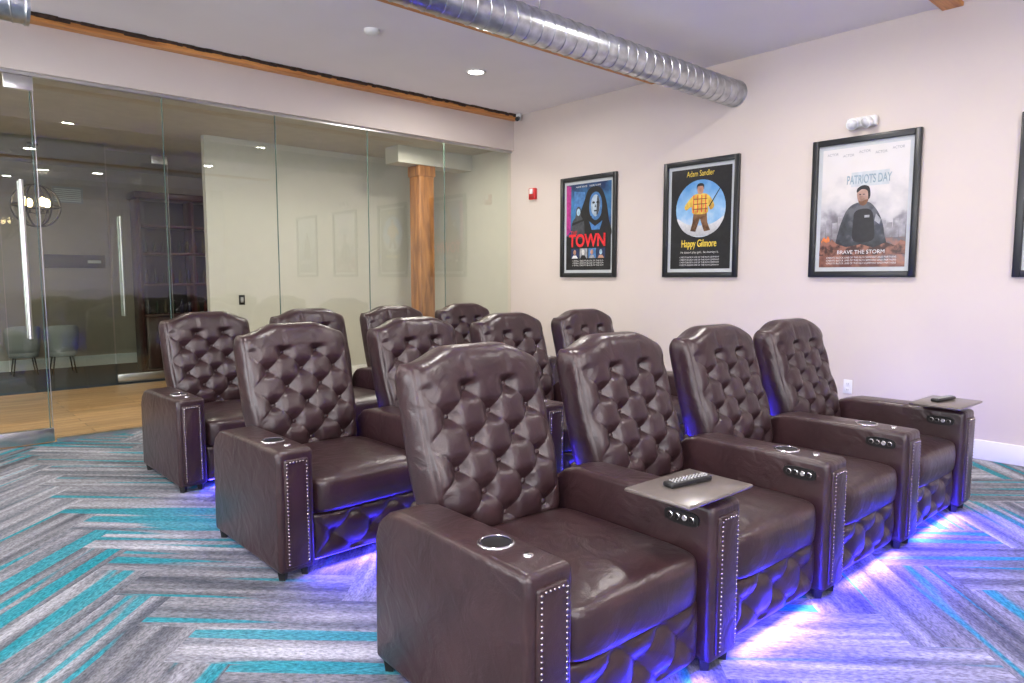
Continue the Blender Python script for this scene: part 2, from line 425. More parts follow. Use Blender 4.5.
# ------------------------------------------------------------------ lobby contents
e = empty("timber_column", (5.36, 7.75, 0))
bm = bmesh.new(); add_box(bm, (-0.12, -0.12, 0), (0.12, 0.12, 2.72), 0.02, 2); add_box(bm, (-0.135, -0.135, 2.70), (0.135, 0.135, 2.84), 0.015, 2)
obj("post", bm_mesh("post", bm, M_COLW), e)

e = empty("orb_chandelier", (1.16, 8.5, 2.10))
bm = bmesh.new()
for k in range(3): add_torus(bm, (0, 0, 0), 0.21, 0.009, rotm=Matrix.Rotation(k * pi / 3, 3, 'Z') @ Matrix.Rotation(pi / 2, 3, 'X'))
add_torus(bm, (0, 0, 0), 0.21, 0.009, rotm=Matrix.Rotation(0.2, 3, 'X'))
add_cyl(bm, (0, 0, -0.1), (0, 0, 0.62), 0.008, n=10); add_cyl(bm, (0, 0, 0.60), (0, 0, 0.62), 0.05, n=20); add_cyl(bm, (0, 0, 0.62), (0, 0, 0.95), 0.004, n=8)
for k in range(4):
    a = k * pi / 2 + 0.4
    add_cyl(bm, (0, 0, -0.08), (0.11 * math.cos(a), 0.11 * math.sin(a), -0.06), 0.005, n=8)
    add_cyl(bm, (0.11 * math.cos(a), 0.11 * math.sin(a), -0.07), (0.11 * math.cos(a), 0.11 * math.sin(a), 0.0), 0.011, n=10)
obj("iron_cage", bm_mesh("cage", bm, M_BLK), e)
bm = bmesh.new()
for k in range(4):
    a = k * pi / 2 + 0.4; add_ball(bm, (0.11 * math.cos(a), 0.11 * math.sin(a), 0.035), 0.032, 2, (1, 1, 1.5))
obj("bulbs", bm_mesh("bulbs", bm, M_BULB), e)

M_CAB = pm("cabinet_oxblood", (0.05, 0.006, 0.006), 0.3, noise=0.3)
e = empty("display_cabinet", (3.45, 11.2, 0))
box("carcass_back", (-0.75, 0.16, 0), (0.75, 0.2, 2.5), M_BLK, parent=e)
for k, x in enumerate((-0.75, -0.02, 0.71)): box("side_%d" % k, (x, -0.2, 0), (x + 0.04, 0.16, 2.5), M_CAB, 0.004, 1, e)
for k, z in enumerate((0, 0.8, 1.25, 1.7, 2.1)): box("shelf_%d" % k, (-0.71, -0.2, z), (0.71, 0.16, z + 0.04), M_CAB, 0.004, 1, e)
box("cornice", (-0.8, -0.25, 2.5), (0.8, 0.2, 2.6), M_CAB, 0.02, 3, e)
box("doors", (-0.7, -0.215, 0.05), (0.7, -0.2, 0.79), M_CAB, 0.005, 1, e)
bm = bmesh.new()
mats_b = [pm("bottle_%d" % i, c, 0.15) for i, c in enumerate(((0.08, 0.015, 0.015), (0.015, 0.03, 0.02), (0.02, 0.02, 0.05), (0.08, 0.06, 0.03)))]
for z in (0.84, 1.29, 1.74):
    for k in range(12):
        x = -0.62 + k * 0.115; mi = random.randrange(4); h = random.uniform(0.16, 0.22)
        add_lathe(bm, [(0.001, 0), (0.03, 0), (0.03, h * 0.6), (0.012, h * 0.8), (0.012, h), (0.001, h)], (x, -0.05, z), 10, mi)
obj("bottles", bm_mesh("bottles", bm, mats_b), e)

e = empty("wall_sign", (2.15, 12.4, 1.62))
box("panel", (-0.4, -0.03, -0.1), (0.4, 0, 0.1), M_BLK, 0.004, 1, e)
box("lettering", (0.16, -0.033, -0.025), (0.34, -0.03, 0.02), M_WPL, parent=e)
e = empty("air_vent", (2.1, 12.4, 2.62))
box("frame", (-0.2, -0.015, -0.12), (0.2, 0, 0.12), M_GREY, parent=e)
for k in range(7): box("louver_%d" % k, (-0.17, -0.022, -0.1 + k * 0.029), (0.17, -0.014, -0.087 + k * 0.029), M_WPL, parent=e)

M_TUB = pm("tub_chair_fabric", (0.42, 0.42, 0.43), 0.7, noise=0.05)
def tub_chair(x, y, rz):
    e = empty("tub_chair", (x, y, 0), (0, 0, rz)); e.scale = (0.72, 0.72, 0.9)
    bm = bmesh.new(); n = 28
    rows = []
    for (f, z) in ((0.80, 0.28), (0.92, 0.45), (1.0, 0.62), (1.0, 0.78)):
        row = []
        for k in range(n + 1):
            a = -0.15 * pi + 1.3 * pi * k / n
            zz = z - (0.18 * (z - 0.28) / 0.5) * (abs(k / n - 0.5) * 2) ** 3
            row.append((0.30 * f * math.cos(a), 0.30 * f * math.sin(a), zz))
        rows.append(row)
    vo = [[bm.verts.new(p) for p in r] for r in rows]
    for i in range(3):
        for k in range(n): bm.faces.new((vo[i][k], vo[i][k + 1], vo[i + 1][k + 1], vo[i + 1][k]))
    me = bm_mesh("shell", bm, M_TUB); o = obj("shell", me, e)
    md = o.modifiers.new("s", 'SOLIDIFY'); md.thickness = 0.05
    bm = bmesh.new(); add_lathe(bm, [(0.001, 0.28), (0.24, 0.28), (0.26, 0.33), (0.25, 0.42), (0.22, 0.45), (0.001, 0.46)], (0, 0, 0), 28)
    obj("seat_pad", bm_mesh("pad", bm, M_TUB), e)
    bm = bmesh.new()
    for sx in (-1, 1):
        for sy in (-1, 1): add_cyl(bm, (0.2 * sx, 0.2 * sy, 0), (0.15 * sx, 0.15 * sy, 0.29), 0.01, 0.016, n=10)
    obj("legs", bm_mesh("legs", bm, M_BLK), e)
tub_chair(1.80, 11.7, pi); tub_chair(1.36, 11.85, pi)

# ------------------------------------------------------------------ posters
ROTP = Matrix(((0, 0, -1), (-1, 0, 0), (0, 1, 0))).to_euler()
def flat(name, pts, z, mat, parent, smooth_n=0):
    if smooth_n:
        out = []; n = len(pts)
        for i in range(n):
            p0, p1, p2, p3 = [Vector(pts[(i + j - 1) % n]) for j in range(4)]
            for s in range(smooth_n):
                t = s / smooth_n
                out.append(0.5 * ((2 * p1) + (p2 - p0) * t + (2 * p0 - 5 * p1 + 4 * p2 - p3) * t * t + (3 * p1 - p0 - 3 * p2 + p3) * t ** 3))
        pts = [(p[0], p[1]) for p in out]
    bm = bmesh.new(); f = bm.faces.new([bm.verts.new((p[0], p[1], z)) for p in pts])
    bmesh.ops.triangulate(bm, faces=[f])
    bmesh.ops.recalc_face_normals(bm, faces=bm.faces)
    return obj(name, bm_mesh(name, bm, mat, False), parent)
def ell(name, cx, cy, rx, ry, z, mat, parent, n=40):
    return flat(name, [(cx + rx * math.cos(2 * pi * k / n), cy + ry * math.sin(2 * pi * k / n)) for k in range(n)], z, mat, parent)
def rect(name, x0, y0, x1, y1, z, mat, parent): return flat(name, [(x0, y0), (x1, y0), (x1, y1), (x0, y1)], z, mat, parent)
def text(name, s, cx, cy, size, z, mat, parent, sx=1.0, bold=0.0):
    cu = bpy.data.curves.new(name, 'FONT'); cu.body = s; cu.size = size; cu.align_x = 'CENTER'; cu.align_y = 'CENTER'; cu.offset = bold
    cu.materials.append(mat)
    o = bpy.data.objects.new(name, cu); link(o, parent); o.location = (cx, cy, z); o.scale = (sx, 1, 1)
    return o

def gradmat(name, stops, noise=0.25, nscale=5, rough=0.3):
    m, nt, b = nm(name); L = nt.links.new
    tc = nt.nodes.new("ShaderNodeTexCoord"); s = nt.nodes.new("ShaderNodeSeparateXYZ"); L(tc.outputs["Object"], s.inputs[0])
    n = nt.nodes.new("ShaderNodeTexNoise"); n.inputs["Scale"].default_value = nscale; n.inputs["Detail"].default_value = 6
    L(tc.outputs["Object"], n.inputs["Vector"])
    a = nt.nodes.new("ShaderNodeMath"); a.operation = 'SUBTRACT'; L(n.outputs["Fac"], a.inputs[0]); a.inputs[1].default_value = 0.5
    a2 = nt.nodes.new("ShaderNodeMath"); a2.operation = 'MULTIPLY_ADD'; L(a.outputs[0], a2.inputs[0]); a2.inputs[1].default_value = noise * 2; L(s.outputs[1], a2.inputs[2])
    mr = nt.nodes.new("ShaderNodeMapRange"); L(a2.outputs[0], mr.inputs[0]); mr.inputs[1].default_value = -0.52; mr.inputs[2].default_value = 0.52
    r = nt.nodes.new("ShaderNodeValToRGB"); L(mr.outputs[0], r.inputs[0])
    e = r.color_ramp.elements
    e[0].position = stops[0][0]; e[0].color = (*stops[0][1], 1); e[1].position = stops[-1][0]; e[1].color = (*stops[-1][1], 1)
    for p, c in stops[1:-1]:
        q = e.new(p); q.color = (*c, 1)
    L(r.outputs[0], b.inputs["Base Color"]); b.inputs["Roughness"].default_value = rough
    return m
def fm(name, c, n=0.3): return pm(name, c, 0.35, noise=n, nscale=25)
P_WH = fm("print_white", (0.70, 0.70, 0.70)); P_RED = fm("print_red", (0.70, 0.02, 0.03)); P_YEL = fm("print_yellow", (0.80, 0.58, 0.08))
P_BLK = fm("print_black", (0.01, 0.01, 0.012)); P_SKIN = fm("print_skin", (0.45, 0.24, 0.16)); P_NAVY = fm("print_navy", (0.015, 0.03, 0.10))
P_BLUE = fm("print_blue", (0.06, 0.18, 0.42)); P_BRN = fm("print_brown", (0.16, 0.07, 0.03))
P_GRY = fm("print_grey", (0.30, 0.31, 0.33)); P_DGR = fm("print_darkgrey", (0.05, 0.055, 0.065)); P_MAG = fm("print_magenta", (0.40, 0.03, 0.22))
P_MAT = fm("mat_board", (0.50, 0.53, 0.55), 0.03); P_OR = fm("print_orange", (0.65, 0.18, 0.04)); P_ICE = fm("print_ice", (0.35, 0.50, 0.62))

PW, PH = 0.86, 1.17
def frame(yc, zc=1.965):
    e = empty("framed_movie_poster", (XW - 0.002, yc, zc), ROTP)
    w, h, t = PW / 2, PH / 2, 0.05
    for k, (lo, hi) in enumerate((((-w, -h, 0), (-w + t, h, 0.035)), ((w - t, -h, 0), (w, h, 0.035)), ((-w + t, h - t, 0), (w - t, h, 0.035)), ((-w + t, -h, 0), (w - t, -h + t, 0.035)))):
        box("frame_rail_%d" % k, lo, hi, M_FRAME, 0.005, 2, e)
    box("mat_board", (-w + t, -h + t, 0.0), (w - t, h - t, 0.006), P_MAT, parent=e)
    return e
IW, IH = 0.345, 0.50

# poster A: dark blue heist film
e = frame(5.44)
rect("print", -IW, -IH, IW, IH, 0.008, gradmat("poster_blue_bg", [(0, (0.01, 0.01, 0.03)), (0.45, (0.02, 0.06, 0.18)), (0.7, (0.05, 0.20, 0.42)), (1, (0.01, 0.03, 0.10))], 0.35, 7), e)
flat("side_panel", [(-IW, -0.1), (-0.28, -0.05), (-0.27, 0.48), (-IW, IH)], 0.009, P_MAG, e)
flat("neon_panel", [(-0.22, 0.18), (-0.05, 0.24), (-0.05, 0.40), (-0.22, 0.42)], 0.009, P_BLUE, e)
flat("habit", [(-0.10, -0.12), (-0.13, 0.12), (-0.06, 0.30), (0.0, 0.42), (0.10, 0.455), (0.20, 0.42), (0.27, 0.28), (0.31, 0.08), (0.33, -0.12)], 0.010, P_BLK, e, 6)
flat("veil_light", [(0.03, 0.14), (0.02, 0.27), (0.05, 0.36), (0.12, 0.39), (0.18, 0.35), (0.21, 0.25), (0.19, 0.12), (0.11, 0.07)], 0.011, P_BLUE, e, 6)
M_MASK = gradmat("poster_mask", [(0.3, (0.05, 0.09, 0.16)), (0.6, (0.30, 0.38, 0.46)), (0.85, (0.45, 0.55, 0.65))], 0.6, 14)
flat("mask_face", [(0.05, 0.18), (0.05, 0.29), (0.09, 0.35), (0.14, 0.35), (0.18, 0.28), (0.17, 0.17), (0.11, 0.11)], 0.012, M_MASK, e, 6)
flat("face_shadow", [(0.13, 0.13), (0.14, 0.34), (0.175, 0.28), (0.165, 0.17)], 0.0125, P_DGR, e, 5)
for k, xx in enumerate((0.085, 0.145)): ell("eye_%d" % k, xx, 0.27, 0.02, 0.013, 0.013, P_BLK, e, 16)
flat("nose", [(0.108, 0.26), (0.125, 0.215), (0.1, 0.215)], 0.013, P_DGR, e)
ell("mouth", 0.112, 0.175, 0.024, 0.009, 0.013, P_BLK, e, 16)
flat("collar", [(0.02, 0.06), (0.11, 0.0), (0.22, 0.06), (0.18, -0.04), (0.06, -0.04)], 0.0125, P_BLUE, e)
flat("second_figure", [(-0.24, -0.12), (-0.25, 0.05), (-0.20, 0.12), (-0.185, 0.21), (-0.15, 0.24), (-0.115, 0.21), (-0.11, 0.13), (-0.06, 0.05), (-0.07, -0.12)], 0.0115, P_DGR, e, 5)
ell("second_face", -0.15, 0.175, 0.028, 0.042, 0.012, P_ICE, e, 20)
flat("rifle", [(-0.25, 0.02), (0.06, 0.10), (0.06, 0.12), (-0.25, 0.05)], 0.0135, P_BLK, e)
rect("dark_base", -IW, -IH, IW, -0.10, 0.0105, P_BLK, e)
text("tagline", "THE", -0.22, -0.065, 0.06, 0.0145, P_RED, e)
text("title", "TOWN", -0.01, -0.165, 0.20, 0.0145, P_RED, e, 0.88, 0.006)
for k in range(4):
    x0 = -0.26 + k * 0.135
    rect("photo_%d" % k, x0, -0.365, x0 + 0.12, -0.25, 0.0118, (P_NAVY, P_GRY, P_BLUE, P_NAVY)[k], e)
    ell("photo_head_%d" % k, x0 + 0.055, -0.295, 0.022, 0.03, 0.0125, (P_SKIN, P_WH, P_SKIN, P_ICE)[k], e, 18)
    flat("photo_body_%d" % k, [(x0 + 0.01, -0.365), (x0 + 0.03, -0.33), (x0 + 0.08, -0.33), (x0 + 0.105, -0.365)], 0.0122, (P_WH, P_BLK, P_GRY, P_SKIN)[k], e)
for k in range(3): text("credits_%d" % k, "A SMALL CREDITS BLOCK OF THE FILM", 0, -0.395 - k * 0.026, 0.025, 0.0125, P_WH, e, 1.1)
text("names", "NAME NAME    NAME NAME", 0, 0.465, 0.028, 0.0125, P_WH, e, 1.1)

# poster B: golfer comedy
e = frame(3.945)
rect("print", -IW, -IH, IW, IH, 0.008, P_BLK, e)
ell("sky_disc", 0, 0.10, 0.285, 0.285, 0.009, gradmat("poster_sky", [(0.3, (0.60, 0.68, 0.78)), (0.55, (0.28, 0.50, 0.75)), (0.9, (0.10, 0.30, 0.62))], 0.45, 8), e)
flat("ball_rim", [(-0.27, 0.01), (-0.15, -0.05), (0, -0.07), (0.15, -0.05), (0.27, 0.01), (0.2, -0.11), (0.08, -0.17), (-0.08, -0.17), (-0.2, -0.11)], 0.0095, gradmat("poster_ball", [(0.2, (0.18, 0.19, 0.22)), (0.5, (0.7, 0.7, 0.72))], 0.1, 40), e, 5)
M_TROU = gradmat("poster_trousers", [(0.3, (0.06, 0.025, 0.01)), (0.6, (0.22, 0.11, 0.05))], 0.5, 20)
M_SHRT = gradmat("poster_shirt", [(0.45, (0.50, 0.25, 0.04)), (0.75, (0.80, 0.58, 0.10))], 0.5, 22)
flat("trousers", [(-0.075, 0.07), (0.075, 0.07), (0.085, -0.04), (0.12, -0.12), (0.05, -0.13), (0.0, 0.0), (-0.05, -0.13), (-0.11, -0.12), (-0.085, -0.03)], 0.010, M_TROU, e)
flat("shirt", [(-0.08, 0.05), (-0.10, 0.12), (-0.16, 0.09), (-0.18, 0.13), (-0.11, 0.21), (-0.05, 0.245), (0.05, 0.245), (0.11, 0.21), (0.16, 0.12), (0.12, 0.08), (0.09, 0.12), (0.08, 0.05)], 0.011, M_SHRT, e, 4)
for k in range(4): rect("check_%d" % k, -0.08 + k * 0.046, 0.06, -0.070 + k * 0.046, 0.235, 0.0115, P_RED, e)
for k in range(3): rect("check_h_%d" % k, -0.08, 0.09 + k * 0.05, 0.08, 0.098 + k * 0.05, 0.0118, P_BRN, e)
ell("head", 0.0, 0.288, 0.036, 0.050, 0.012, P_SKIN, e, 24)
flat("hair", [(-0.04, 0.285), (-0.038, 0.335), (0, 0.35), (0.038, 0.335), (0.04, 0.285), (0.028, 0.318), (-0.028, 0.318)], 0.0125, P_BLK, e, 4)
flat("golf_club", [(0.10, 0.12), (0.22, 0.29), (0.226, 0.285), (0.11, 0.11)], 0.0122, P_BLK, e)
text("actor_name", "Adam Sandler", -0.005, 0.445, 0.080, 0.0125, P_YEL, e, 0.70, 0.0)
text("title", "Happy Gilmore", -0.01, -0.25, 0.105, 0.0125, P_YEL, e, 0.62, 0.0)
text("title_weight", "Happy Gilmore", -0.0065, -0.2485, 0.105, 0.0127, P_YEL, e, 0.62, 0.0)
text("tagline", "He doesn't play golf... he destroys it.", 0, -0.335, 0.03, 0.0125, P_WH, e)
for k in range(4): text("credits_%d" % k, "CREDITS BLOCK LINE OF THE FILM COMPANY", 0, -0.385 - k * 0.026, 0.022, 0.0125, P_WH, e, 1.0)

# poster C: misty portrait
e = frame(2.385)
rect("print", -IW, -IH, IW, IH, 0.008, gradmat("poster_mist", [(0, (0.12, 0.04, 0.03)), (0.14, (0.34, 0.15, 0.10)), (0.24, (0.12, 0.11, 0.12)), (0.36, (0.24, 0.23, 0.25)), (0.46, (0.50, 0.49, 0.50)), (0.70, (0.66, 0.63, 0.61)), (1, (0.68, 0.66, 0.65))], 0.42, 6), e)
rect("flag_haze", -0.10, 0.17, 0.20, 0.29, 0.0085, fm("print_haze", (0.52, 0.56, 0.58), 0.08), e)
text("title", "PATRIOTS DAY", 0.04, 0.225, 0.10, 0.011, fm("print_slate", (0.26, 0.35, 0.40)), e, 0.52, 0.002)
for k in range(5): text("cast_%d" % k, "ACTOR", -0.26 + k * 0.13, 0.455 - 0.02 * (k % 2), 0.03, 0.011, P_GRY, e, 0.9)
M_JKT = gradmat("poster_jacket", [(0.1, (0.015, 0.017, 0.022)), (0.35, (0.04, 0.045, 0.055)), (0.55, (0.10, 0.105, 0.12))], 0.6, 14)
M_FACE = gradmat("poster_face", [(0.45, (0.10, 0.05, 0.035)), (0.56, (0.34, 0.20, 0.15)), (0.68, (0.48, 0.32, 0.26))], 0.25, 16)
M_CITY = gradmat("poster_city", [(0.2, (0.18, 0.17, 0.18)), (0.4, (0.33, 0.32, 0.34)), (0.5, (0.50, 0.49, 0.50))], 0.3, 18)
bx = -IW
for k, hh in enumerate([0.03, 0.07, 0.05, 0.10, 0.04, 0.06, 0.03, 0.06, 0.04, 0.08, 0.05, 0.03, 0.06, 0.04]):
    rect("skyline_%d" % k, bx, -0.26, bx + 0.045, -0.17 + hh, 0.0088, M_CITY, e); bx += 0.049
g = []
g.append(flat("torso", [(-0.11, -0.36), (-0.09, -0.20), (-0.05, -0.07), (-0.01, 0.0), (0.05, 0.035), (0.14, 0.04), (0.20, -0.01), (0.25, -0.10), (0.28, -0.22), (0.28, -0.36), (0.0, -0.38)], 0.010, M_JKT, e, 5))
g.append(flat("vest", [(0.05, -0.03), (0.17, -0.03), (0.20, -0.17), (0.19, -0.28), (0.04, -0.28), (0.03, -0.13)], 0.0105, P_BLK, e, 4))
g.append(flat("arm_patch", [(0.21, -0.06), (0.25, -0.11), (0.24, -0.15), (0.20, -0.12)], 0.0107, P_GRY, e))
g.append(rect("badge", 0.12, -0.09, 0.16, -0.07, 0.0109, P_GRY, e))
g.append(flat("head", [(0.06, 0.06), (0.052, 0.11), (0.07, 0.15), (0.11, 0.162), (0.145, 0.14), (0.152, 0.09), (0.14, 0.04), (0.12, 0.015), (0.085, 0.018), (0.068, 0.04)], 0.011, M_FACE, e, 6))
g.append(flat("hair", [(0.052, 0.12), (0.055, 0.155), (0.10, 0.178), (0.148, 0.16), (0.16, 0.09), (0.145, 0.06), (0.135, 0.13), (0.09, 0.145)], 0.0115, P_BLK, e, 5))
g.append(flat("beard", [(0.068, 0.055), (0.09, 0.045), (0.14, 0.06), (0.135, 0.03), (0.11, 0.01), (0.08, 0.02)], 0.0114, P_BRN, e, 4))
for k, xx in enumerate((0.078, 0.108)): g.append(ell("eye_%d" % k, xx, 0.103, 0.009, 0.004, 0.0118, P_BLK, e, 12))
for o in g: o.location.x = -0.10
M_CROWD = gradmat("poster_crowd", [(0.08, (0.05, 0.02, 0.015)), (0.25, (0.28, 0.12, 0.08))], 0.5, 22)
flat("crowd", [(-IW, -0.36), (-0.32, -0.27), (-0.27, -0.30), (-0.24, -0.26), (-0.2, -0.30), (-0.12, -0.33), (0.0, -0.31), (0.1, -0.34), (0.2, -0.3), (0.27, -0.33), (0.31, -0.28), (IW, -0.3), (IW, -0.40), (-IW, -0.40)], 0.012, M_CROWD, e)
flat("flame", [(-0.33, -0.29), (-0.31, -0.24), (-0.29, -0.26), (-0.275, -0.23), (-0.26, -0.28)], 0.0118, P_OR, e, 3)
text("tagline", "BRAVE THE STORM", 0.0, -0.375, 0.045, 0.013, P_WH, e, 1.0)
for k in range(3): text("credits_%d" % k, "CREDITS BLOCK LINE OF THE FILM COMPANY AND PARTNERS", 0, -0.42 - k * 0.024, 0.021, 0.0125, P_WH, e, 0.95)
# poster D: mostly out of frame
e = frame(0.885)
rect("print", -IW, -IH, IW, IH, 0.008, gradmat("poster_teal", [(0, (0.05, 0.08, 0.10)), (0.5, (0.25, 0.35, 0.38)), (1, (0.6, 0.65, 0.66))], 0.3, 5), e)
text("title", "THE LAST REEL", 0, -0.3, 0.08, 0.0125, P_WH, e)
flat("figure", [(-0.12, -0.2), (-0.1, 0.1), (-0.04, 0.16), (-0.03, 0.26), (0.03, 0.26), (0.04, 0.16), (0.1, 0.1), (0.12, -0.2)], 0.010, P_BLK, e, 5)

# ------------------------------------------------------------------ recliner meshes (local: front at y=0, faces -Y, centre x=0)
AW, PITCH = 0.18, 0.845
SI = PITCH / 2 - AW / 2
HWB = 0.329

def tuftf(X, Z, du, dv, ex=0.30, gr=0.036):
    a = X / du + Z / dv; b = X / du - Z / dv
    f = (abs(math.sin(pi * a)) * abs(math.sin(pi * b))) ** ex
    ra = a - round(a); rb = b - round(b)
    dx = (ra + rb) / 2 * du; dz = (ra - rb) / 2 * dv
    d = math.hypot(dx, dz)
    return f, math.exp(-(d / gr) ** 2)

def edge_param(n):
    out = []
    for i in range(n + 1):
        q = -1 + 2 * i / n
        out.append(math.copysign(1 - (1 - abs(q)) ** 1.3, q) if abs(q) > 0 else 0.0)
    return out

def closed_sheet(name, nx, nz, fpos):
    bm = bmesh.new(); ps = edge_param(nx); pr = edge_param(nz)
    F = []; B = []
    for j, r in enumerate(pr):
        F.append([bm.verts.new(fpos(s, r, -1)) for s in ps])
    for j, r in enumerate(pr):
        row = []
        for i, s in enumerate(ps):
            if i in (0, nx) or j in (0, nz): row.append(F[j][i])
            else: row.append(bm.verts.new(fpos(s, r, 1)))
        B.append(row)
    for j in range(nz):
        for i in range(nx):
            bm.faces.new((F[j][i], F[j][i + 1], F[j + 1][i + 1], F[j + 1][i]))
            bm.faces.new((B[j][i], B[j + 1][i], B[j + 1][i + 1], B[j][i + 1]))
    bmesh.ops.recalc_face_normals(bm, faces=bm.faces)
    return bm

LEAN = math.radians(15)
BY, BZ = 0.768, 0.39
def topH(s):
    return 0.688 + 0.056 * (1 - sstep(0.34, 0.94, abs(s)))
def back_xf(x, y, z):
    return (x, BY + y * math.cos(LEAN) + z * math.sin(LEAN), BZ - y * math.sin(LEAN) + z * math.cos(LEAN))
DU, DV = 0.200, 0.196
ZT = 0.570
Z0 = ZT - 2.5 * DV - 0.008
def backpos(s, r, side):
    rr = (r + 1) / 2
    H = topH(s); hw = HWB * (1 - 0.06 * max(0, (rr - 0.90) / 0.10) ** 2.5) * (0.955 + 0.045 * sstep(0.1, 0.45, rr))
    X = s * hw; Z = rr * H
    e_s = (1 - abs(s) ** 8) ** 0.5; e_r = (1 - abs(r) ** 12) ** 0.5
    if side > 0:
        return back_xf(X, 0.075 * e_s * e_r + 0.0, Z)
    d = 0.128 * e_s * e_r + 0.02 * math.exp(-((Z - 0.2) / 0.15) ** 2) * e_s * e_r
    f, g = tuftf(X, Z - Z0, DU, DV, 0.24)
    mk = sstep(0.0, 0.07, (1 - abs(s)) * HWB - 0.02) * (1 - sstep(ZT + 0.0, ZT + 0.035, Z)) * sstep(0.0, 0.06, Z)
    d += mk * (0.019 * (f - 0.9) - 0.030 * g)
    if Z > ZT - 0.03:
        k = abs(math.sin(pi * (X / DU - 0.5)))
        pz = sstep(ZT - 0.03, ZT + 0.02, Z) * (1 - sstep(H - 0.10, H - 0.03, Z)) * sstep(0, 0.05, (1 - abs(s)) * HWB - 0.02)
        d += pz * 0.004 * (min(1, k * 2.4) - 1)
    if abs(s) < 1: d -= 0.007 * math.exp(-(((1 - abs(s)) * HWB - 0.028) / 0.006) ** 2) * sstep(0.02, 0.06, Z) * (1 - sstep(H - 0.06, H, Z))
    return back_xf(X, -d, Z)
bm = closed_sheet("back", 180, 180, backpos)
ME_BACK = bm_mesh("backrest", bm, M_LEA)
bm = bmesh.new()
for i in range(-6, 7):
    for j in range(-2, 9):
        for off in (0, 1):
            X = (i + 0.5 * off) * DU; Z = Z0 + (j + 0.5 * off) * DV
            if abs(X) > HWB - 0.05 or Z < 0.06: continue
            s = X / HWB
            if Z > ZT + 0.01: continue
            p = Vector(backpos(s, 2 * Z / topH(s) - 1, -1))
            add_ball(bm, p + Vector((0, -0.004, 0)), 0.0135, 2, (1, 0.6, 1))
ME_BTN = bm_mesh("buttons", bm, M_LEA)

def seatpos_bm():
    bm = bmesh.new(); bmesh.ops.create_cube(bm, size=2.0)
    bmesh.ops.subdivide_edges(bm, edges=bm.edges[:], cuts=23, use_grid_fill=True)
    hx, hy, hz = SI - 0.004, 0.35, 0.095; k = 9
    for v in bm.verts:
        x, y, z = v.co
        x, y, z = [math.copysign(1 - (1 - abs(t)) ** 1.4, t) for t in (x, y, z)]
        q = (abs(x) ** k + abs(y) ** k + abs(z) ** k) ** (1 / k)
        q = max(q, 1e-6); x, y, z = x / q, y / q, z / q
        puff = 0
        if z > 0: puff = 0.026 * (1 - x * x) * (1 - y ** 4) * z
        fr = 0.018 * (1 - x ** 4) * (1 - z * z) if y < 0 else 0
        v.co = (x * hx, 0.37 + y * hy - fr, 0.350 + z * hz + puff)
    return bm
ME_SEAT = bm_mesh("seat_cushion", seatpos_bm(), M_LEA)
def footpos(s, r, side):
    hw = SI - 0.006; zc, hz = 0.158, 0.110
    X = s * hw; Z = zc + r * hz
    e_s = (1 - abs(s) ** 10) ** 0.5; e_r = (1 - abs(r) ** 8) ** 0.5
    if side > 0: return (X, 0.07 + 0.02 * e_s * e_r, Z)
    f, g = tuftf(X, Z - 0.158, 0.22, 0.20, 0.26)
    mk = sstep(0.0, 0.06, (1 - abs(s)) * hw) * sstep(0, 0.3, 1 - abs(r))
    d = 0.035 * e_s * e_r + mk * (0.018 * (f - 0.8) - 0.020 * g)
    return (X, 0.06 - d, Z)
ME_FOOT = bm_mesh("footrest_panel", closed_sheet("f", 90, 50, footpos), M_LEA)
bm = bmesh.new()
for i in range(-4, 5):
    for j in (-1, 0, 1):
        for off in (0, 1):
            X = (i + .5 * off) * 0.22; dz = (j + .5 * off) * 0.20
            if abs(X) > SI - 0.03 or abs(dz) > 0.095: continue
            add_ball(bm, Vector(footpos(X / (SI - 0.006), dz / 0.110, -1)), 0.011, 2, (1, .6, 1))
ME_FBTN = bm_mesh("fbtn", bm, M_LEA)

bm = bmesh.new()
add_box(bm, (-SI + 0.005, 0.10, 0.065), (SI - 0.005, 0.80, 0.28), 0.01, 2)
add_box(bm, (-SI + 0.005, 0.76, 0.065), (SI - 0.005, 0.875, 0.55), 0.025, 3)
ME_BASE = bm_mesh("rear_shell", bm, M_LEA)
bm = bmesh.new()
add_box(bm, (-SI + 0.02, 0.12, 0.035), (SI - 0.02, 0.76, 0.066), 0.0)
for x in (-0.28, 0.28):
    for y in (0.18, 0.70): add_cyl(bm, (x, y, 0.0), (x, y, 0.04), 0.02, 0.024, n=12)
ME_MECH = bm_mesh("steel_base", bm, M_BLK)

def arm_mesh():
    bm = bmesh.new()
    pts = [(0.0, 0.038), (0.0, 0.605), (0.30, 0.607), (0.64, 0.603), (0.72, 0.585), (0.775, 0.545), (0.805, 0.48), (0.81, 0.038)]
    h = AW / 2 - 0.0015
    a = [bm.verts.new((-h, y, z)) for y, z in pts]; b = [bm.verts.new((h, y, z)) for y, z in pts]
    n = len(pts)
    bm.faces.new(a); bm.faces.new(b[::-1])
    for i in range(n): bm.faces.new((a[i], b[i], b[(i + 1) % n], a[(i + 1) % n]))
    bmesh.ops.recalc_face_normals(bm, faces=bm.faces)
    def issharp(e):
        if len(e.link_faces) != 2: return False
        return e.calc_face_angle(0) > 0.9
    bmesh.ops.bevel(bm, geom=[e for e in bm.edges if issharp(e)], offset=0.024, segments=5, profile=0.5, affect='EDGES')
    add_box(bm, (-0.058, -0.012, 0.065), (0.058, 0.012, 0.565), 0.010, 3)
    return bm
ME_ARM = sharp(bm_mesh("arm", arm_mesh(), M_LEA), 0.9)
bm = bmesh.new()
def nail(x, z): add_ball(bm, (x, -0.013, z), 0.0050, 1, (1, 0.7, 1))
z = 0.085
while z < 0.548: nail(-0.047, z); nail(0.047, z); z += 0.0165
x = -0.0315
while x < 0.035: nail(x, 0.553); x += 0.0158
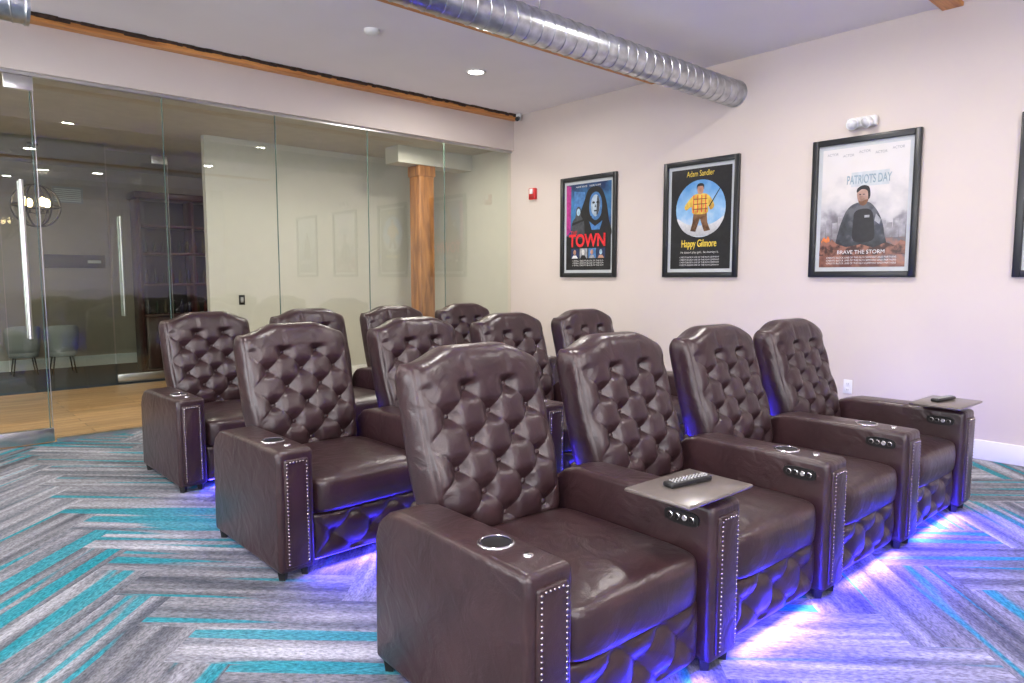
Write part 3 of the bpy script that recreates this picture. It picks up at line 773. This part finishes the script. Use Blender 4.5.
ME_NAIL = bm_mesh("nailhead_trim", bm, M_NAIL)
bm = bmesh.new()
for y in (0.045, 0.76):
    for x in (-0.055, 0.055): add_cyl(bm, (x, y, 0.0), (x, y, 0.045), 0.020, 0.026, n=4)
ME_LEG = bm_mesh("legs", bm, M_BLK, False)
bm = bmesh.new()
add_lathe(bm, [(0.046, -0.002), (0.056, -0.001), (0.057, 0.003), (0.054, 0.006), (0.049, 0.007), (0.046, 0.005)], (0, 0.235, 0.605), 36, 0)
add_lathe(bm, [(0.046, 0.005), (0.043, 0.0025)], (0, 0.235, 0.605), 36, 2)
add_lathe(bm, [(0.043, 0.0025), (0.001, 0.0022)], (0, 0.235, 0.605), 36, 1)
add_lathe(bm, [(0.016, 0.0), (0.016, 0.005), (0.012, 0.007), (0.001, 0.007)], (0.01, 0.105, 0.605), 20, 0)
ME_CUP = bm_mesh("cup_holder", bm, [M_CHR, M_BLK, M_CUPI])
bm = bmesh.new()
h = AW / 2
N = 32; ring = []; ring2 = []
for k in range(N):
    a = 2 * pi * k / N
    yy = 0.125 + math.copysign(abs(math.cos(a)) ** 0.6, math.cos(a)) * 0.072; zz = 0.540 + math.copysign(abs(math.sin(a)) ** 0.6, math.sin(a)) * 0.026
    ring.append(bm.verts.new((-h + 0.001, yy, zz))); ring2.append(bm.verts.new((-h - 0.006, yy, zz)))
bm.faces.new(ring2)
for k in range(N): bm.faces.new((ring[k], ring[(k + 1) % N], ring2[(k + 1) % N], ring2[k]))
for k in range(4):
    add_lathe(bm, [(0.0120, 0), (0.0120, -0.004), (0.0098, -0.005)], (-h - 0.006, 0.080 + k * 0.030, 0.540), 18, 1, 'X')
    add_lathe(bm, [(0.0098, -0.003), (0.001, -0.003)], (-h - 0.006, 0.080 + k * 0.030, 0.540), 18, 0 if k != 1 else 2, 'X')
bmesh.ops.recalc_face_normals(bm, faces=bm.faces)
ME_CTRL = sharp(bm_mesh("control_panel", bm, [M_BLK, M_CHR, M_GREY]))
bm = bmesh.new(); add_box(bm, (-SI + 0.03, 0.075, 0.036), (SI - 0.03, 0.095, 0.048), 0)
ME_LEDS = bm_mesh("led_strip", bm, M_LED, False)
bm = bmesh.new()
add_box(bm, (-0.27, -0.135, 0.0), (0.11, 0.135, 0.014), 0.006, 2)
ME_TRAY = bm_mesh("tray_top", bm, M_TRAY)

def arm_at(e, x, tag):
    for nme, me in (("arm", ME_ARM), ("nailhead_trim", ME_NAIL), ("legs", ME_LEG), ("cup_holder", ME_CUP)):
        obj("%s_%s" % (nme, tag), me, e, (x, 0, 0))

def remote(loc, rz):
    e = empty("remote_control", loc, (0, 0, rz))
    bm = bmesh.new(); add_box(bm, (-0.1, -0.024, 0.0), (0.1, 0.024, 0.02), 0.007, 3)
    for v in bm.verts:
        v.co.y *= 1 - 0.18 * math.cos(v.co.x * 16) ; v.co.z *= 1 + 0.15 * math.cos(v.co.x * 20)
    obj("body", bm_mesh("rb", bm, M_BLK), e)
    bm = bmesh.new()
    for i in range(9):
        for j in (-1, 0, 1): add_lathe(bm, [(0.0036, -0.004), (0.0036, 0.002), (0.001, 0.0025)], (-0.075 + i * 0.0165, j * 0.0115, 0.0215), 10)
    add_torus(bm, (0.078, 0, 0.020), 0.012, 0.003, n=20, k=6)
    obj("buttons", bm_mesh("rbt", bm, M_GREY), e)

LEDCOL = (0.045, 0.025, 1.0)
def row(ox, oy, rot, power, trays):
    a = math.radians(rot); R = Matrix.Rotation(a, 3, 'Z')
    for ix in range(4):
        p = Vector((ox, oy, 0)) + R @ Vector((PITCH * (ix + 0.5), 0, 0))
        e = empty("theater_recliner", p, (0, 0, a))
        obj("backrest", ME_BACK, e); obj("back_buttons", ME_BTN, e); obj("seat_cushion", ME_SEAT, e)
        obj("footrest_panel", ME_FOOT, e); obj("footrest_buttons", ME_FBTN, e); obj("rear_shell", ME_BASE, e)
        obj("steel_base", ME_MECH, e); obj("led_strip", ME_LEDS, e)
        arm_at(e, -PITCH / 2, "left")
        if ix == 3: arm_at(e, PITCH / 2, "right")
        obj("control_panel", ME_CTRL, e, (PITCH / 2, 0, 0))
        if ix in trays:
            obj("tray_top", ME_TRAY, e, (PITCH / 2, 0.105, 0.640))
            cyl("tray_post", (PITCH / 2 + 0.03, 0.12, 0.60), (PITCH / 2 + 0.03, 0.12, 0.642), 0.022, M_BLK, e)
            remote(p + R @ Vector((PITCH / 2 - 0.06, 0.125, 0.6545)), a - 0.15)
        l = bpy.data.lights.new("underglow", 'AREA'); l.shape = 'RECTANGLE'; l.size = 0.60; l.size_y = 0.03; l.energy = power; l.color = LEDCOL
        o = bpy.data.objects.new("underglow", l); o.location = (0, 0.02, 0.044); o.rotation_euler = (math.radians(-52), 0, 0); link(o, e)
row(1.268, 1.25, -1.5, 44, (0, 3))
row(1.315, 2.92, 0.6, 30, ())
row(1.385, 4.595, 0.9, 26, ())

# ------------------------------------------------------------------ daylight from unseen windows, added behind / left of the camera for soft light
def fill_window(name, x, y, rz, w, h, z, power, col):
    e = empty(name, (x, y, z), (0, 0, rz))
    box("frame_l", (-w / 2 - 0.06, 0, -h / 2 - 0.06), (-w / 2, 0.05, h / 2 + 0.06), M_TRIM, parent=e)
    box("frame_r", (w / 2, 0, -h / 2 - 0.06), (w / 2 + 0.06, 0.05, h / 2 + 0.06), M_TRIM, parent=e)
    box("frame_t", (-w / 2, 0, h / 2), (w / 2, 0.05, h / 2 + 0.06), M_TRIM, parent=e)
    box("frame_b", (-w / 2, 0, -h / 2 - 0.06), (w / 2, 0.05, -h / 2), M_TRIM, parent=e)
    box("mullion", (-0.02, 0.0, -h / 2), (0.02, 0.05, h / 2), M_TRIM, parent=e)
    l = bpy.data.lights.new("fill_daylight", 'AREA'); l.shape = 'RECTANGLE'; l.size = w; l.size_y = h; l.energy = power; l.color = col
    o = bpy.data.objects.new("fill_daylight", l); o.location = (0, 0.02, 0); link(o, e)
    o.rotation_euler = (math.radians(90), 0, 0)
DC = (0.90, 0.94, 1.0)
fill_window("window_30", -2.75, YF, 0, 1.9, 2.0, 1.9, 65, DC)
fill_window("window_31", -0.35, YF, 0, 1.9, 2.0, 1.9, 65, DC)
fill_window("window_32", XL, 0.6, -pi / 2, 2.4, 2.0, 1.9, 140, DC)
fill_window("window_33", XL, 4.2, -pi / 2, 2.4, 2.0, 1.9, 140, DC)

# cove uplights, unseen, added behind / left of the camera to brighten the ceiling
def fill_cove(x0, y0, x1, y1, power):
    e = empty("fill_uplight", ((x0 + x1) / 2, (y0 + y1) / 2, 2.75))
    lx, ly = abs(x1 - x0), abs(y1 - y0)
    box("trough", (-lx / 2, -ly / 2, -0.08), (lx / 2, ly / 2, 0.0), M_TRIM, 0.01, 2, e)
    l = bpy.data.lights.new("ceiling_fill", 'AREA'); l.shape = 'RECTANGLE'; l.size = lx * 0.95; l.size_y = ly * 0.95; l.energy = power; l.color = (1.0, 0.97, 0.96)
    o = bpy.data.objects.new("ceiling_fill", l); o.location = (0, 0, 0.01); o.rotation_euler = (pi, 0, 0); link(o, e)
fill_cove(XL + 0.02, -2.5, XL + 0.22, 6.0, 130)
fill_cove(-3.5, YF + 0.02, 0.8, YF + 0.22, 90)
fill_cove(-2.2, -1.3, 0.6, -1.1, 110)

w = bpy.data.worlds.new("world"); S.world = w; w.use_nodes = True
w.node_tree.nodes["Background"].inputs[0].default_value = (0.5, 0.55, 0.65, 1); w.node_tree.nodes["Background"].inputs[1].default_value = 0.4

# ------------------------------------------------------------------ camera
cd = bpy.data.cameras.new("camera"); cam = bpy.data.objects.new("camera", cd); link(cam)
cam.location = (0, 0, 1.38); cam.rotation_euler = (math.radians(90 - 5.33), 0, math.radians(-42))
cd.sensor_width = 36; cd.lens = 690 / 1024 * 36; cd.clip_start = 0.02
S.camera = cam
S.view_settings.view_transform = 'Standard'
